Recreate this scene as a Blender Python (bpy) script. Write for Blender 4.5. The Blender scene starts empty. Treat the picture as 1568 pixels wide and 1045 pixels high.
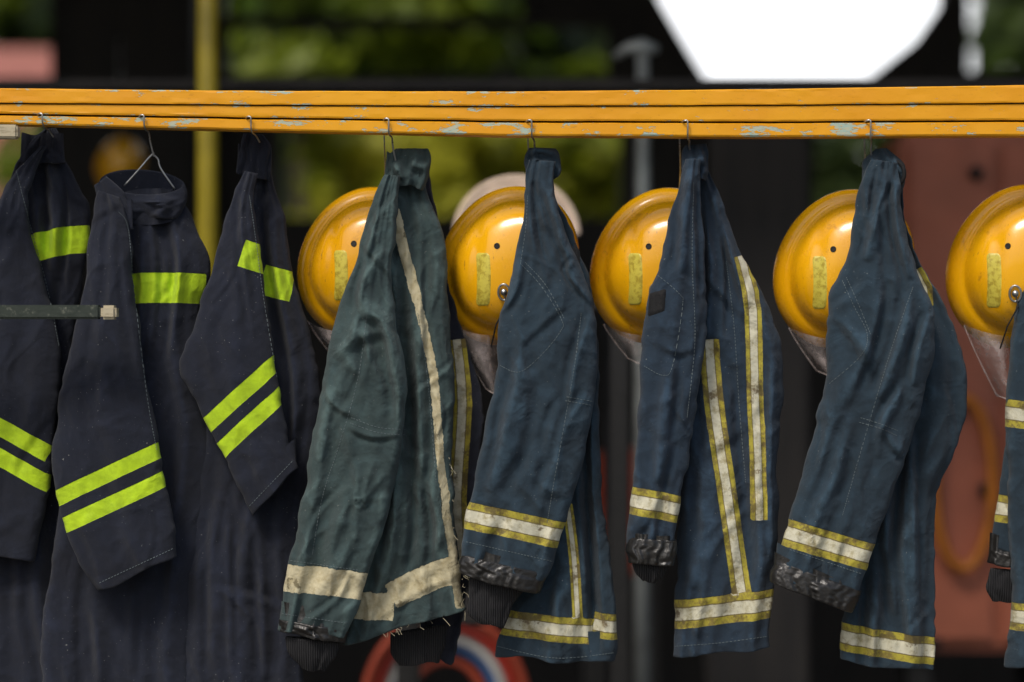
import bpy, bmesh, math, random
import numpy as np
from mathutils import Vector
from mathutils.bvhtree import BVHTree
D=bpy.data; S=bpy.context.scene; COL=S.collection
CAMD=4.356; CZ=1.3
def KY(y): return (CAMD+y)/CAMD/1000.0
def W(px,py,y=0.0):
    k=KY(y); return Vector(((px-784)*k, y, CZ+(522.5-py)*k))
# ------------------------------------------------------------ noise
_r=np.random.RandomState(7); _T=_r.rand(512,512)*2-1
def vn(x,y,seed=0):
    x=np.asarray(x,float)+seed*17.31; y=np.asarray(y,float)+seed*9.77
    xi=np.floor(x).astype(int); yi=np.floor(y).astype(int); fx=x-xi; fy=y-yi
    fx=fx*fx*fx*(fx*(fx*6-15)+10); fy=fy*fy*fy*(fy*(fy*6-15)+10)
    a=_T[xi%512,yi%512]; b=_T[(xi+1)%512,yi%512]; c=_T[xi%512,(yi+1)%512]; d=_T[(xi+1)%512,(yi+1)%512]
    return (a*(1-fx)+b*fx)*(1-fy)+(c*(1-fx)+d*fx)*fy
# ------------------------------------------------------------ node helper
class NT:
    def __init__(s,name):
        s.m=D.materials.new(name); s.m.use_nodes=True; s.t=s.m.node_tree; s.n=s.t.nodes; s.l=s.t.links
        s.b=s.n['Principled BSDF']; s.o=s.n['Material Output']
    def put(s,sock,v):
        if isinstance(v,bpy.types.NodeSocket): s.l.new(v,sock)
        else:
            if isinstance(v,(tuple,list)) and len(v)==3 and sock.type=='RGBA': v=(*v,1)
            sock.default_value=v
    def attr(s,name):
        n=s.n.new('ShaderNodeAttribute'); n.attribute_name=name; return n.outputs['Fac']
    def obj(s,scale=(1,1,1)):
        t=s.n.new('ShaderNodeTexCoord'); m=s.n.new('ShaderNodeMapping'); m.inputs['Scale'].default_value=scale
        s.l.new(t.outputs['Object'],m.inputs['Vector']); return m.outputs[0]
    def noise(s,sc,det=3,ro=.5,vec=None,dist=0):
        n=s.n.new('ShaderNodeTexNoise'); n.inputs['Scale'].default_value=sc; n.inputs['Detail'].default_value=det
        n.inputs['Roughness'].default_value=ro; n.inputs['Distortion'].default_value=dist
        s.l.new(vec if vec else s.obj(),n.inputs['Vector']); return n.outputs['Fac']
    def math(s,op,a,b=0.0,c=0.0):
        n=s.n.new('ShaderNodeMath'); n.operation=op; s.put(n.inputs[0],a); s.put(n.inputs[1],b)
        s.put(n.inputs[2],c); return n.outputs[0]
    def sst(s,v,lo,hi,a=0.0,b=1.0):
        n=s.n.new('ShaderNodeMapRange'); n.interpolation_type='SMOOTHSTEP'
        for i,x in enumerate((v,lo,hi,a,b)): s.put(n.inputs[i],x)
        return n.outputs[0]
    def mix(s,f,a,b):
        n=s.n.new('ShaderNodeMix'); n.data_type='RGBA'; s.put(n.inputs[0],f); s.put(n.inputs[6],a); s.put(n.inputs[7],b); return n.outputs[2]
    def bump(s,h,st=.3,dist=.002,nor=None):
        n=s.n.new('ShaderNodeBump'); n.inputs['Strength'].default_value=st; n.inputs['Distance'].default_value=dist
        s.put(n.inputs['Height'],h)
        if nor: s.l.new(nor,n.inputs['Normal'])
        return n.outputs[0]
    def fin(s,col=None,rough=None,nor=None,**k):
        if col is not None: s.put(s.b.inputs['Base Color'],col)
        if rough is not None: s.put(s.b.inputs['Roughness'],rough)
        if nor is not None: s.put(s.b.inputs['Normal'],nor)
        for a,v in k.items(): s.put(s.b.inputs[a.replace('_',' ')],v)
        return s.m
def simple(name,c,rough=.6,var=.3,sc=20,metal=0.0,bump=.15,**k):
    n=NT(name); f=n.noise(sc,4); c2=tuple(x*(1-var) for x in c)
    col=n.mix(n.sst(f,.3,.7),c,c2)
    n.fin(col,n.sst(n.noise(sc*2.3,3),.2,.8,rough*.8,min(1,rough*1.15)),n.bump(n.noise(sc*6,3),bump,.001),Metallic=metal,**k)
    return n.m
def fabric(name,base,dusty,style=0,lint=True,wr=1.0,fade=1.0):
    n=NT(name)
    big=n.noise(9,4,.6); mid=n.noise(38,4,.65)
    c=n.mix(n.sst(big,.3,.7),base,dusty)
    c=n.mix(n.sst(mid,.42,.8,0,.7),c,tuple(min(1,x*2.0+.002) for x in base))
    # worn, washed-out cloth on the raised folds
    c=n.mix(n.math('MULTIPLY',n.sst(n.attr('fold'),2.5,9.0,0,.75*fade),n.sst(mid,.3,.62)),c,tuple(x*2.1+.004 for x in dusty))
    if lint:
        l=n.noise(330,1,.5)
        c=n.mix(n.math('MULTIPLY',n.sst(l,.745,.79,0,.6),n.sst(big,.42,.6)),c,(.35,.36,.34))
    edge=n.noise(260,1)
    lm=n.sst(n.math('ADD',n.attr('lime'),n.math('MULTIPLY',n.math('SUBTRACT',edge,.5),.8)),-.35,.35)
    limec=n.mix(n.sst(mid,.35,.75),(.50,.72,.010),(.36,.53,.010))
    c=n.mix(lm,c,limec)
    rag={0:1.8,1:6.5}[style]
    wear=n.noise(60,5,.75)
    wear2=n.noise(22,5,.7)
    am=n.sst(n.math('ADD',n.attr('asd'),n.math('MULTIPLY',n.math('SUBTRACT',n.noise(90,3,.7),.5),rag)),-.3,.4)
    au=n.math('ADD',n.math('ABSOLUTE',n.attr('au')),n.math('MULTIPLY',n.math('SUBTRACT',wear,.5),.16))
    if style==0:
        silver=n.mix(n.sst(wear,.44,.70),(.58,.56,.43),(.34,.30,.17))
        silver=n.mix(n.sst(wear2,.58,.66,0,.85),silver,(.13,.09,.04))
        gold=n.mix(n.sst(wear,.42,.64),(.40,.34,.035),(.19,.145,.033))
        gold=n.mix(n.sst(wear2,.53,.62,0,.85),gold,(.11,.08,.028))
        tc=n.mix(n.sst(au,.44,.48),silver,gold)
        tc=n.mix(n.math('MULTIPLY',n.sst(au,.40,.44),n.sst(au,.48,.52,1,0)),tc,(.14,.11,.04))
    else:
        tc=n.mix(n.sst(wear,.42,.7),(.52,.47,.31),(.38,.32,.18))
        tc=n.mix(n.sst(wear2,.60,.66,0,.85),tc,(.12,.10,.05))
    c=n.mix(am,c,tc)
    anyt=n.math('MAXIMUM',lm,am)
    w=n.noise(700,1,.5)
    r1=n.math('ABSOLUTE',n.math('SUBTRACT',n.noise(14,3,.55,None,.8),.5))
    h=n.math('ADD',n.math('MULTIPLY',w,.30),n.math('MULTIPLY',anyt,.9))
    h=n.math('ADD',h,n.math('MULTIPLY',r1,-6.5*wr))
    h=n.math('ADD',h,n.math('MULTIPLY',mid,2.2*wr))
    nor=n.bump(h,1.0,.001)
    return n.fin(c,n.mix(anyt,(.97,.97,.97),(.5,.5,.5)),nor,Specular_IOR_Level=.14,Sheen_Weight=.08,Sheen_Roughness=.8)
# ------------------------------------------------------------ mesh helpers
def fastmesh(name,verts,quads,mat,parent=None,attrs=None,smooth=True):
    verts=np.asarray(verts,np.float32); quads=np.asarray(quads,np.int32)
    me=D.meshes.new(name); me.vertices.add(len(verts)); me.vertices.foreach_set('co',verts.ravel())
    k=quads.shape[1]; me.loops.add(quads.size); me.loops.foreach_set('vertex_index',quads.ravel())
    me.polygons.add(len(quads)); me.polygons.foreach_set('loop_start',np.arange(0,quads.size,k,dtype=np.int32))
    me.update(calc_edges=True); me.validate()
    me.polygons.foreach_set('use_smooth',np.full(len(me.polygons),bool(smooth)))
    if attrs:
        for a,v in attrs.items():
            at=me.attributes.new(a,'FLOAT','POINT'); at.data.foreach_set('value',np.asarray(v,np.float32).ravel())
    me.materials.append(mat); ob=D.objects.new(name,me); COL.objects.link(ob)
    if parent: ob.parent=parent
    return ob
def gridq(r,c,wrap=True):
    i=np.arange(r-1)[:,None]; j=np.arange(c if wrap else c-1)[None,:]; j2=(j+1)%c
    return np.stack([i*c+j+0*i,i*c+j2,(i+1)*c+j2,(i+1)*c+j],-1).reshape(-1,4)
def empty(name):
    e=D.objects.new(name,None); COL.objects.link(e); return e
def crom(P,u):
    P=np.asarray(P,float); n=len(P); i=np.clip(np.floor(u).astype(int),0,n-2); f=(u-i)[:,None]
    p0=P[np.maximum(i-1,0)]; p1=P[i]; p2=P[i+1]; p3=P[np.minimum(i+2,n-1)]
    return .5*((2*p1)+(-p0+p2)*f+(2*p0-5*p1+4*p2-p3)*f**2+(-p0+3*p1-3*p2+p3)*f**3)
def smoothpath(P,step=8):
    P=np.asarray(P,float)
    if len(P)<3:
        n=max(2,int(np.linalg.norm(P[-1]-P[0])/step)); t=np.linspace(0,1,n)[:,None]; return P[0]*(1-t)+P[-1]*t
    L=np.linalg.norm(np.diff(P[:,:2],axis=0),axis=1).sum(); n=max(3,int(L/step))
    return crom(P,np.linspace(0,len(P)-1,n))
def box(name,x0,x1,y0,y1,z0,z1,mat,parent=None,bev=.004):
    bm=bmesh.new(); bmesh.ops.create_cube(bm,size=1)
    for v in bm.verts: v.co=Vector(((x0+x1)/2+v.co.x*(x1-x0),(y0+y1)/2+v.co.y*(y1-y0),(z0+z1)/2+v.co.z*(z1-z0)))
    if bev: bmesh.ops.bevel(bm,geom=bm.edges[:],offset=bev,segments=2,affect='EDGES')
    me=D.meshes.new(name); bm.to_mesh(me); bm.free(); me.materials.append(mat)
    o=D.objects.new(name,me); COL.objects.link(o)
    if parent: o.parent=parent
    return o
def tube(name,pts,rad,mat,parent=None,n=10,closed=False):
    P=[Vector(p) for p in pts]; R=rad if isinstance(rad,(list,tuple)) else [rad]*len(P)
    V=[]
    up=Vector((0.13,1,.07)).normalized()
    for i,p in enumerate(P):
        if closed: t=(P[(i+1)%len(P)]-P[i-1]).normalized()
        else: t=(P[min(i+1,len(P)-1)]-P[max(i-1,0)]).normalized()
        if abs(t.dot(up))>.95: a=t.cross(Vector((1,0,0))).normalized()
        else: a=t.cross(up).normalized()
        b=t.cross(a)
        for k in range(n):
            th=2*math.pi*k/n; V.append(p+(a*math.cos(th)+b*math.sin(th))*R[i])
    r=len(P); q=gridq(r,n)
    if closed:
        j=np.arange(n); q=np.vstack([q,np.stack([(r-1)*n+j,(r-1)*n+(j+1)%n,(j+1)%n,j],-1)])
    o=fastmesh(name,[tuple(v) for v in V],q,mat,parent)
    if not closed:
        bm=bmesh.new(); bm.from_mesh(o.data); bmesh.ops.holes_fill(bm,edges=bm.edges[:]); bm.to_mesh(o.data); bm.free()
    return o
# ------------------------------------------------------------ garment part
def seglocal(PX,PY,a,b):
    a=np.asarray(a,float); b=np.asarray(b,float); d=b-a; L=max(np.hypot(*d),1e-6); d=d/L
    al=(PX-a[0])*d[0]+(PY-a[1])*d[1]; ac=-(PX-a[0])*d[1]+(PY-a[1])*d[0]
    return al,ac,L
def tapefield(PX,PY,tapes):
    sd=np.full(PX.shape,-60.0); uu=np.zeros(PX.shape)
    for pts,hw in tapes:
        P=smoothpath(pts,25) if len(pts)>2 else np.asarray(pts,float)
        for i in range(len(P)-1):
            al,ac,L=seglocal(PX,PY,P[i],P[i+1])
            e0=0 if i==0 else 2.5; e1=0 if i==len(P)-2 else 2.5
            s=np.minimum(hw-np.abs(ac),np.minimum(al+e0,L+e1-al)); m=s>sd
            sd=np.where(m,s,sd); uu=np.where(m,ac/hw,uu)
    return sd,uu
def strokefield(PX,PY,strokes):
    h=np.zeros(PX.shape)
    for pts,w,amp in strokes:
        P=smoothpath(pts,max(10,w)); n=len(P)
        best=np.full(PX.shape,1e9); dd=np.zeros(PX.shape); tt=np.zeros(PX.shape)
        for i in range(n-1):
            al,ac,L=seglocal(PX,PY,P[i],P[i+1]); c=np.clip(al,0,L)
            dist=np.hypot(al-c,ac); m=dist<best; best=np.where(m,dist,best)
            dd=np.where(m,ac,dd); tt=np.where(m,(i+c/L)/(n-1),tt)
        tap=np.clip(np.sin(np.pi*np.clip(tt,0,1)),0,1)**.6
        ws=np.where(dd>0,w*.62,w*1.25)
        r=np.exp(-(best/ws)**1.5)-.6*np.exp(-((dd-1.35*w)/(w*.7))**2)*np.exp(-np.clip(best-np.abs(dd),0,99)/w)
        h+=amp*tap*r
    return h
def rndstrokes(ribs,n,amp,rng,wid=(5,14),dev=.42):
    R=np.asarray(ribs,float); out=[]
    K=len(R)
    for _ in range(n):
        u=rng.uniform(.3,K-1.4); f=rng.uniform(.08,.92)
        r=crom(R,np.array([u,min(u+.4,K-1.01)]))
        c=r[0,:2]*(1-f)+r[0,2:4]*f; c2=r[1,:2]*(1-f)+r[1,2:4]*f
        d=c2-c; d/=max(np.hypot(*d),1e-6); a=rng.gauss(0,dev); d=np.array([d[0]*math.cos(a)-d[1]*math.sin(a),d[0]*math.sin(a)+d[1]*math.cos(a)])
        L=rng.uniform(60,190); p=np.array([-d[1],d[0]])*rng.uniform(-.18,.18)*L
        out.append(([c-d*L/2,c+p,c+d*L/2],rng.uniform(*wid),amp*rng.uniform(.4,1)*rng.choice([1,1,-1])))
    return out
def ridged(x,y,s): 
    q=1-np.abs(vn(x,y,s))*1.6
    return np.clip(q,0,1)**2.5
TS=.80; CR=.80; SG=1.15
def part(name,ribs,yc,mat,parent,strokes=(),aged=(),lime=(),hang=(3,5),rnd=(14,4),seed=1,crump=2.0,hem=3,opent=False,step=3.0,back=.8,tilt=0.0):
    rng=random.Random(seed); R=np.asarray(ribs,float); K=len(R)
    u=np.linspace(0,K-1,400); C=crom(R,u); mid=(C[:,:2]+C[:,2:4])/2
    s=np.concatenate([[0],np.cumsum(np.linalg.norm(np.diff(mid,axis=0),axis=1))])
    nr=max(8,int(s[-1]/step)); uu=np.interp(np.linspace(0,s[-1],nr),s,u); C=crom(R,uu)
    wmax=np.linalg.norm(C[:,2:4]-C[:,:2],axis=1).max(); nf=max(18,int(wmax/step*1.3)); nb=nf//2
    th=np.concatenate([np.linspace(0,np.pi,nf,endpoint=False),np.linspace(np.pi,2*np.pi,nb,endpoint=False)])
    sl=-np.cos(th)[None,:]; sn=np.sin(th)[None,:]; s01=(sl+1)/2; front=(sn>=0)
    t=np.linspace(0,1,nr)[:,None]
    PX=C[:,0:1]*(1-s01)+C[:,2:3]*s01; PY=C[:,1:2]*(1-s01)+C[:,3:4]*s01
    hw=np.exp(-((1-t)*s[-1]/20)**2)
    PY=PY+hw*hem*(vn(s01*4+seed,s01*0+seed*3.3)+.6*np.sin(s01*9+seed))
    if tilt: PY=PY+tilt*np.exp(-(t/.5)**2)*sn
    T=C[:,4:5]*TS
    bx=np.where(front,PX,PX+777); by=PY
    h=strokefield(bx,by,[(a,b,c*SG) for a,b,c in strokes]+rndstrokes(ribs,int(rnd[0]*1.3),rnd[1],rng))
    wob=.35*vn(t*3+seed,s01*2,seed)+.12*vn(t*9,s01*4,seed+3)
    ha=0
    for k in range(hang[0]):
        f=1.0+k*1.35+rng.random()*.6; ph=rng.random()
        w=np.sin(2*np.pi*(f*s01+ph+wob*(.6+.3*k)))
        w=np.where(w>0,w**1.0,-(np.abs(w)**.7)); ha=ha+w*(hang[1]/(1+.5*k))*(.5+.5*t)*(1 if name.startswith(('vinyl','cuff','knit','collar')) else .8)
    h=h+ha
    wx=bx+18*vn(bx/60,by/60,seed+11); wy=by+18*vn(bx/60,by/60,seed+12)
    a=.5; rx_=wx*math.cos(a)+wy*math.sin(a); ry_=-wx*math.sin(a)+wy*math.cos(a)
    cr=crump*CR
    h=h+cr*1.6*(ridged(rx_/52,ry_/110,seed+5)-.25)+cr*1.2*(ridged((wx*math.cos(a)-wy*math.sin(a))/36,(wx*math.sin(a)+wy*math.cos(a))/85,seed+6)-.25)
    h=h+cr*.4*(ridged(wx/17,wy/30,seed+8)-.25)+.3*vn(bx/8,by/9,seed+2)
    fade=np.clip(np.abs(sn),0,1)**.45
    dep=T*np.abs(sn)**.6+h*fade
    Y=np.where(front,-dep,dep*back)
    jit=(2.8*vn(by/38,sl*1.5+seed,seed+4)+1.4*vn(by/13,sl*1.5,seed+6))*np.sign(sl)*np.abs(sl)**3
    PXj=PX+jit
    k=KY(yc)
    def pos(PX,PY,Y): return np.stack([(PX-784)*k,yc+Y/1000+0*PX,CZ+(522.5-PY)*k],-1)
    V=pos(PXj,PY,Y)
    lm,_=tapefield(PX,PY,lime); sd,au=tapefield(PX,PY,aged)
    rows=[V]; A=[lm];B=[sd];Cc=[au];Hh=[h]
    def inner(px,py,y,dirn):
        cx=px.mean(); out=[]
        for sc,dz in ((.97,dirn*1),(.93,-dirn*2),(.88,-dirn*45)):
            out.append(pos(cx+(px-cx)*sc,py+dz+0*px,y*(.95 if sc>.95 else .8)))
        return out
    rows.append(np.stack(inner(PXj[-1],PY[-1],Y[-1],1)))
    neg=np.full((3,len(th)),-60.0); zer=np.zeros((3,len(th)))
    A.append(neg);B.append(neg);Cc.append(zer);Hh.append(zer)
    if opent:
        rows.insert(0,np.stack(inner(PXj[0],PY[0],Y[0],-1)[::-1]))
        A.insert(0,neg); B.insert(0,neg); Cc.insert(0,zer); Hh.insert(0,zer)
    V=np.concatenate(rows); sh=V.shape
    q=gridq(sh[0],sh[1])
    V2=V.reshape(-1,3)
    if not opent:
        c=V[0].mean(axis=0); ring=c+(V[0]-c)*.15; V2=np.vstack([V2,ring]); b=sh[0]*sh[1]; j=np.arange(sh[1]); j2=(j+1)%sh[1]
        q=np.vstack([q,np.stack([b+j,b+j2,j2,j],-1)])
    pad=len(V2)-sh[0]*sh[1]
    f=lambda L,v:np.concatenate([np.concatenate(L).ravel(),np.full(pad,v)])
    return fastmesh(name,V2,q,mat,parent,{'lime':f(A,-60),'asd':f(B,-60),'au':f(Cc,0),'fold':f(Hh,0)})
def bvh(objs):
    vs=[];ps=[]
    for o in objs:
        b=len(vs); vs+=[v.co.copy() for v in o.data.vertices]; ps+=[tuple(b+i for i in p.vertices) for p in o.data.polygons]
    return BVHTree.FromPolygons(vs,ps)
CAM=Vector((0,-CAMD,CZ))
def hit(tree,px,py):
    d=(W(px,py,0)-CAM).normalized(); r=tree.ray_cast(CAM,d)
    nr=r[1]
    if nr is not None and nr.dot(d)>0: nr=-nr
    return r[0],nr
def stitch(name,tree,paths,mat,parent,dash=3.2,gap=2.2,w=.45):
    V=[];Q=[]
    for pts in paths:
        P=smoothpath(pts,1.0); i=0; step=int(dash+gap)
        while i+3<len(P):
            a,na=hit(tree,*P[i]); b,nb=hit(tree,*P[i+3])
            if a and b and (a-b).length<.012:
                t=(b-a).normalized(); sdv=na.cross(t).normalized()*w/1000; o=na*.0007
                n=len(V); V+=[a+sdv,a-sdv,b-sdv,b+sdv,a+sdv*.5+o,a-sdv*.5+o,b-sdv*.5+o,b+sdv*.5+o]
                Q+=[(n+4,n+5,n+6,n+7),(n,n+1,n+5,n+4),(n+1,n+2,n+6,n+5),(n+2,n+3,n+7,n+6),(n+3,n,n+4,n+7)]
            i+=step
    if V: fastmesh(name,[tuple(v) for v in V],Q,mat,parent,smooth=False)
# ------------------------------------------------------------ materials
M_dark=fabric('navy_twill',(.0046,.0066,.0145),(.0070,.0105,.023),0,wr=.7,fade=.45)
M_navy=fabric('blue_nomex',(.0092,.021,.033),(.014,.031,.047),0,fade=.8)
M_navy2=fabric('blue_nomex_b',(.0085,.019,.034),(.0125,.028,.048),0,fade=.8)
M_teal=fabric('faded_teal_cloth',(.022,.040,.042),(.036,.059,.058),1,wr=1.2)
M_thread=simple('thread',(.14,.175,.185),.8,.2)
M_lint=simple('cream_thread',(.32,.29,.2),.9,.2)
n=NT('black_vinyl'); M_vinyl=n.fin((.015,.014,.013),.38,n.bump(n.noise(70,3,.55),.6,.004),Coat_Weight=.1)
n=NT('knit_cuff'); wv=n.n.new('ShaderNodeTexWave'); wv.inputs['Scale'].default_value=90; wv.inputs['Distortion'].default_value=1; n.l.new(n.obj(),wv.inputs['Vector'])
M_knit=n.fin(n.mix(wv.outputs['Fac'],(.005,.005,.006),(.022,.022,.025)),.95,n.bump(wv.outputs['Fac'],.8,.002))
M_wire=simple('steel_wire',(.55,.56,.56),.32,.4,60,.9)
M_black=simple('matt_black',(.006,.006,.006),.7,.3)
M_velcro=simple('velcro',(.006,.006,.007),.95,.3,200)
# ------------------------------------------------------------ jackets
def jk(): return empty('firefighter_jacket')
VC=dict(rnd=(0,0),hang=(8,2.6),crump=.8,hem=1.5,step=2.0)
KC=dict(rnd=(0,0),hang=(5,1.6),crump=.6,hem=1.5)
# J0 far left
j=jk()
b0=part('body',[(62,212,92,212,14),(30,245,98,245,20),(10,290,125,292,26),(-10,330,138,325,30),(-30,420,128,430,32),(-40,520,112,520,34),(-50,640,112,640,34),(-60,760,118,760,36),(-60,900,115,900,38),(-60,1110,120,1110,40)],.11,M_dark,j,
  strokes=[([(85,240),(88,330),(92,430)],9,9),([(60,230),(70,330),(75,420)],7,-8),([(104,270),(112,340),(105,450)],6,8),([(75,250),(78,300),(82,340)],5,6)],lime=[([(36,390),(85,372),(145,366)],21)],seed=3,hang=(4,7))
s0=part('sleeve',[(62,225,70,225,8),(25,262,52,268,16),(-5,320,42,325,22),(-40,420,66,430,28),(-70,520,92,530,30),(-90,620,86,640,30),(-110,720,76,740,30),(-120,800,66,800,30),(-125,830,52,858,30)],.06,M_dark,j,
  lime=[([(-120,585),(78,695)],13),([(-120,630),(78,742)],13)],seed=4,hang=(2,4))
stitch('seam_stitching',bvh([s0,b0]),[[(25,262),(45,340),(72,440),(90,530)]],M_thread,j)
c0=part('collar',[(66,200,86,198,10),(52,212,96,216,15),(38,232,98,240,18),(30,250,100,250,18)],.09,M_dark,j,seed=5,hang=(4,4),rnd=(3,2),opent=True,crump=1)
# J1
j=jk()
b1=part('body',[(180,300,262,300,16),(165,320,288,318,26),(150,370,306,360,34),(150,420,322,410,38),(150,480,308,480,38),(120,580,312,590,36),(100,700,325,700,36),(85,820,312,820,38),(70,930,295,930,40),(60,1110,295,1110,42)],.085,M_dark,j,
  strokes=[([(215,320),(222,420),(216,560),(230,700)],10,10),([(268,330),(280,420),(262,560)],8,9),([(240,320),(250,420),(240,560)],7,-8),([(150,930),(160,1045)],10,8),([(220,900),(215,1045)],10,-8)],lime=[([(198,443),(255,441),(315,443)],23)],seed=11,hang=(5,7))
s1=part('sleeve',[(150,292,182,302,12),(142,330,196,345,24),(134,400,204,420,30),(120,480,212,500,32),(100,570,222,580,34),(86,650,236,650,34),(82,720,250,715,34),(94,790,262,775,33),(122,860,270,815,32),(150,906,273,850,30)],.015,M_dark,j,
  strokes=[([(190,360),(200,470),(222,600)],7,4)],lime=[([(80,767),(252,686)],12),([(92,808),(268,727)],12)],seed=12,hang=(2,4),rnd=(12,3.5))
stitch('seam_stitching',bvh([s1,b1]),[[(182,325),(196,350),(206,450),(224,600),(240,690)],[(152,893),(270,838)]],M_thread,j)
c1=part('collar',[(152,276,282,284,26),(150,290,286,296,32),(160,312,284,312,32),(178,336,274,332,26)],.07,M_dark,j,seed=13,hang=(3,4),rnd=(5,3),opent=True,crump=1.5,tilt=20)
part('collar_flap',[(146,284,164,270,5),(148,300,186,290,8),(158,318,200,318,9),(174,344,206,352,5)],.025,M_dark,j,seed=14,hang=(2,2),rnd=(2,2),crump=1)
# J2
j=jk()
b2=part('body',[(380,255,415,258,14),(368,290,424,300,22),(355,340,438,340,28),(345,400,446,400,32),(340,480,464,480,34),(330,560,486,560,36),(320,640,490,630,36),(300,720,480,720,36),(290,820,465,810,38),(280,930,462,930,40),(272,1110,468,1110,42)],.085,M_dark,j,
  strokes=[([(412,300),(420,400),(450,560),(455,700)],8,9),([(395,290),(404,400),(430,560)],7,-8),([(330,790),(325,1040)],9,7),([(400,780),(410,1040)],10,9),([(360,760),(366,1040)],7,-7)],lime=[([(402,428),(424,434),(450,440)],23)],seed=21,hang=(5,7))
s2=part('sleeve',[(374,262,392,266,10),(358,300,388,310,18),(340,360,396,370,24),(318,430,404,440,28),(296,500,416,520,30),(277,560,426,580,32),(302,620,436,640,30),(345,705,446,680,28),(386,790,455,716,26)],.03,M_dark,j,
  strokes=[([(372,300),(376,400),(392,520)],7,5)],lime=[([(306,662),(430,551)],12),([(328,700),(442,595)],12),([(372,388),(414,402)],21)],seed=22,hang=(2,4),rnd=(12,3.5))
stitch('seam_stitching',bvh([s2,b2]),[[(382,300),(392,370),(404,460),(424,580)],[(382,775),(450,704)]],M_thread,j)
part('collar',[(372,206,404,208,9),(366,222,416,226,15),(362,245,418,262,17),(360,268,412,276,15)],.06,M_dark,j,seed=23,hang=(4,4),rnd=(5,3),opent=True,crump=1.5)
# J3 teal
j=jk()
bk3=part('back_body',[(640,262,658,262,10),(640,300,662,300,14),(645,370,678,370,18),(650,450,690,450,20),(655,540,722,540,22),(660,640,742,640,24),(665,760,728,760,24),(660,900,715,900,24),(650,960,700,1000,22),(640,990,692,1018,20)],.12,M_dark,j,
  aged=[([(700,520),(708,620),(700,760),(706,860)],15)],seed=31,hang=(2,4))
b3=part('body',[(592,262,652,262,18),(578,300,654,300,24),(570,350,674,345,30),(575,420,684,420,32),(580,500,690,490,34),(580,600,694,600,36),(575,700,694,700,38),(565,800,697,800,38),(550,900,706,880,38),(528,985,714,932,36)],.06,M_teal,j,
  strokes=[([(600,280),(596,400),(612,480)],9,10),([(625,420),(640,560),(650,720)],11,11),([(612,500),(618,640),(640,700)],9,-11),([(640,690),(672,800),(660,880)],9,9),([(600,700),(606,800),(588,900)],12,11),([(560,960),(640,905),(705,880)],7,3),([(625,700),(635,790),(622,880)],8,-8)],
  aged=[([(605,322),(622,395),(640,460)],8),([(640,460),(662,560),(672,660),(682,760),(694,850),(706,930)],6.5),([(545,925),(604,928)],21),([(600,912),(650,886),(702,868)],21)],seed=32,hang=(4,7),rnd=(20,6),crump=3)
s3=part('sleeve',[(590,268,612,270,12),(574,305,608,310,20),(556,360,604,365,28),(534,430,600,430,34),(514,490,606,500,38),(498,560,620,560,40),(484,640,622,640,40),(470,730,606,730,38),(452,820,580,830,36),(436,900,552,915,34),(425,962,532,975,32)],.01,M_teal,j,
  strokes=[([(552,480),(585,490),(602,540),(616,640)],10,11),([(566,490),(580,550),(600,600)],8,-6),([(534,652),(570,668),(622,664)],5,5),([(500,560),(545,520),(600,505)],10,6),([(590,380),(560,430),(555,480)],9,10),([(560,700),(520,800),(500,900)],12,8),([(575,700),(560,760),(590,720)],9,6),([(520,600),(500,700),(470,850)],12,-7)],
  aged=[([(428,884),(500,888),(562,898)],21)],seed=33,hang=(3,5),rnd=(18,5.5),crump=3.2)
stitch('seam_stitching',bvh([s3,b3]),[[(562,480),(548,580),(520,680),(494,760),(478,850)],[(538,640),(580,655),(620,658)],[(536,648),(580,663),(620,666)],[(640,480),(652,560),(660,640),(668,740)],[(432,940),(532,955)],[(440,858),(552,874)]],M_thread,j)
part('cuff_edge',[(426,948,534,962,33),(425,966,530,982,31)],.008,M_vinyl,j,seed=34,**VC)
part('knit_cuff',[(440,975,520,982,24),(445,1000,512,1008,22),(462,1024,498,1027,12)],.012,M_knit,j,seed=35,**KC)
part('knit_cuff',[(600,970,684,955,20),(600,1000,680,990,20),(612,1020,674,1012,16)],.10,M_knit,j,seed=36,**KC)
part('collar',[(604,229,656,229,12),(592,240,661,244,18),(588,258,657,276,22),(586,276,650,292,20)],.04,M_teal,j,strokes=[([(630,250),(655,262)],7,8),([(600,250),(620,280)],6,7)],seed=37,hang=(5,4),rnd=(5,3),opent=True)
rg=random.Random(5)
V=[];Q=[]
for (a,bb) in (((712,860),(716,940)),((693,700),(700,860)),((560,975),(700,945)),((596,345),(612,330))):
    for i in range(11):
        f=rg.random(); x=a[0]+(bb[0]-a[0])*f; y=a[1]+(bb[1]-a[1])*f; p=W(x-4,y-3,.045)
        L=rg.uniform(.004,.016); q=p+Vector((rg.uniform(-.4,1)*L,-.01,-rg.uniform(.2,1)*L)); m=(p+q)/2+Vector((rg.uniform(-.003,.003),0,rg.uniform(-.003,.003)))
        for c,d in ((p,m),(m,q)):
            n0=len(V); w=Vector((.00035,0,.0002)); V+=[c-w,c+w,d+w,d-w]; Q.append((n0,n0+1,n0+2,n0+3))
fastmesh('frayed_threads',[tuple(v) for v in V],Q,M_lint,j,smooth=False)
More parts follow.
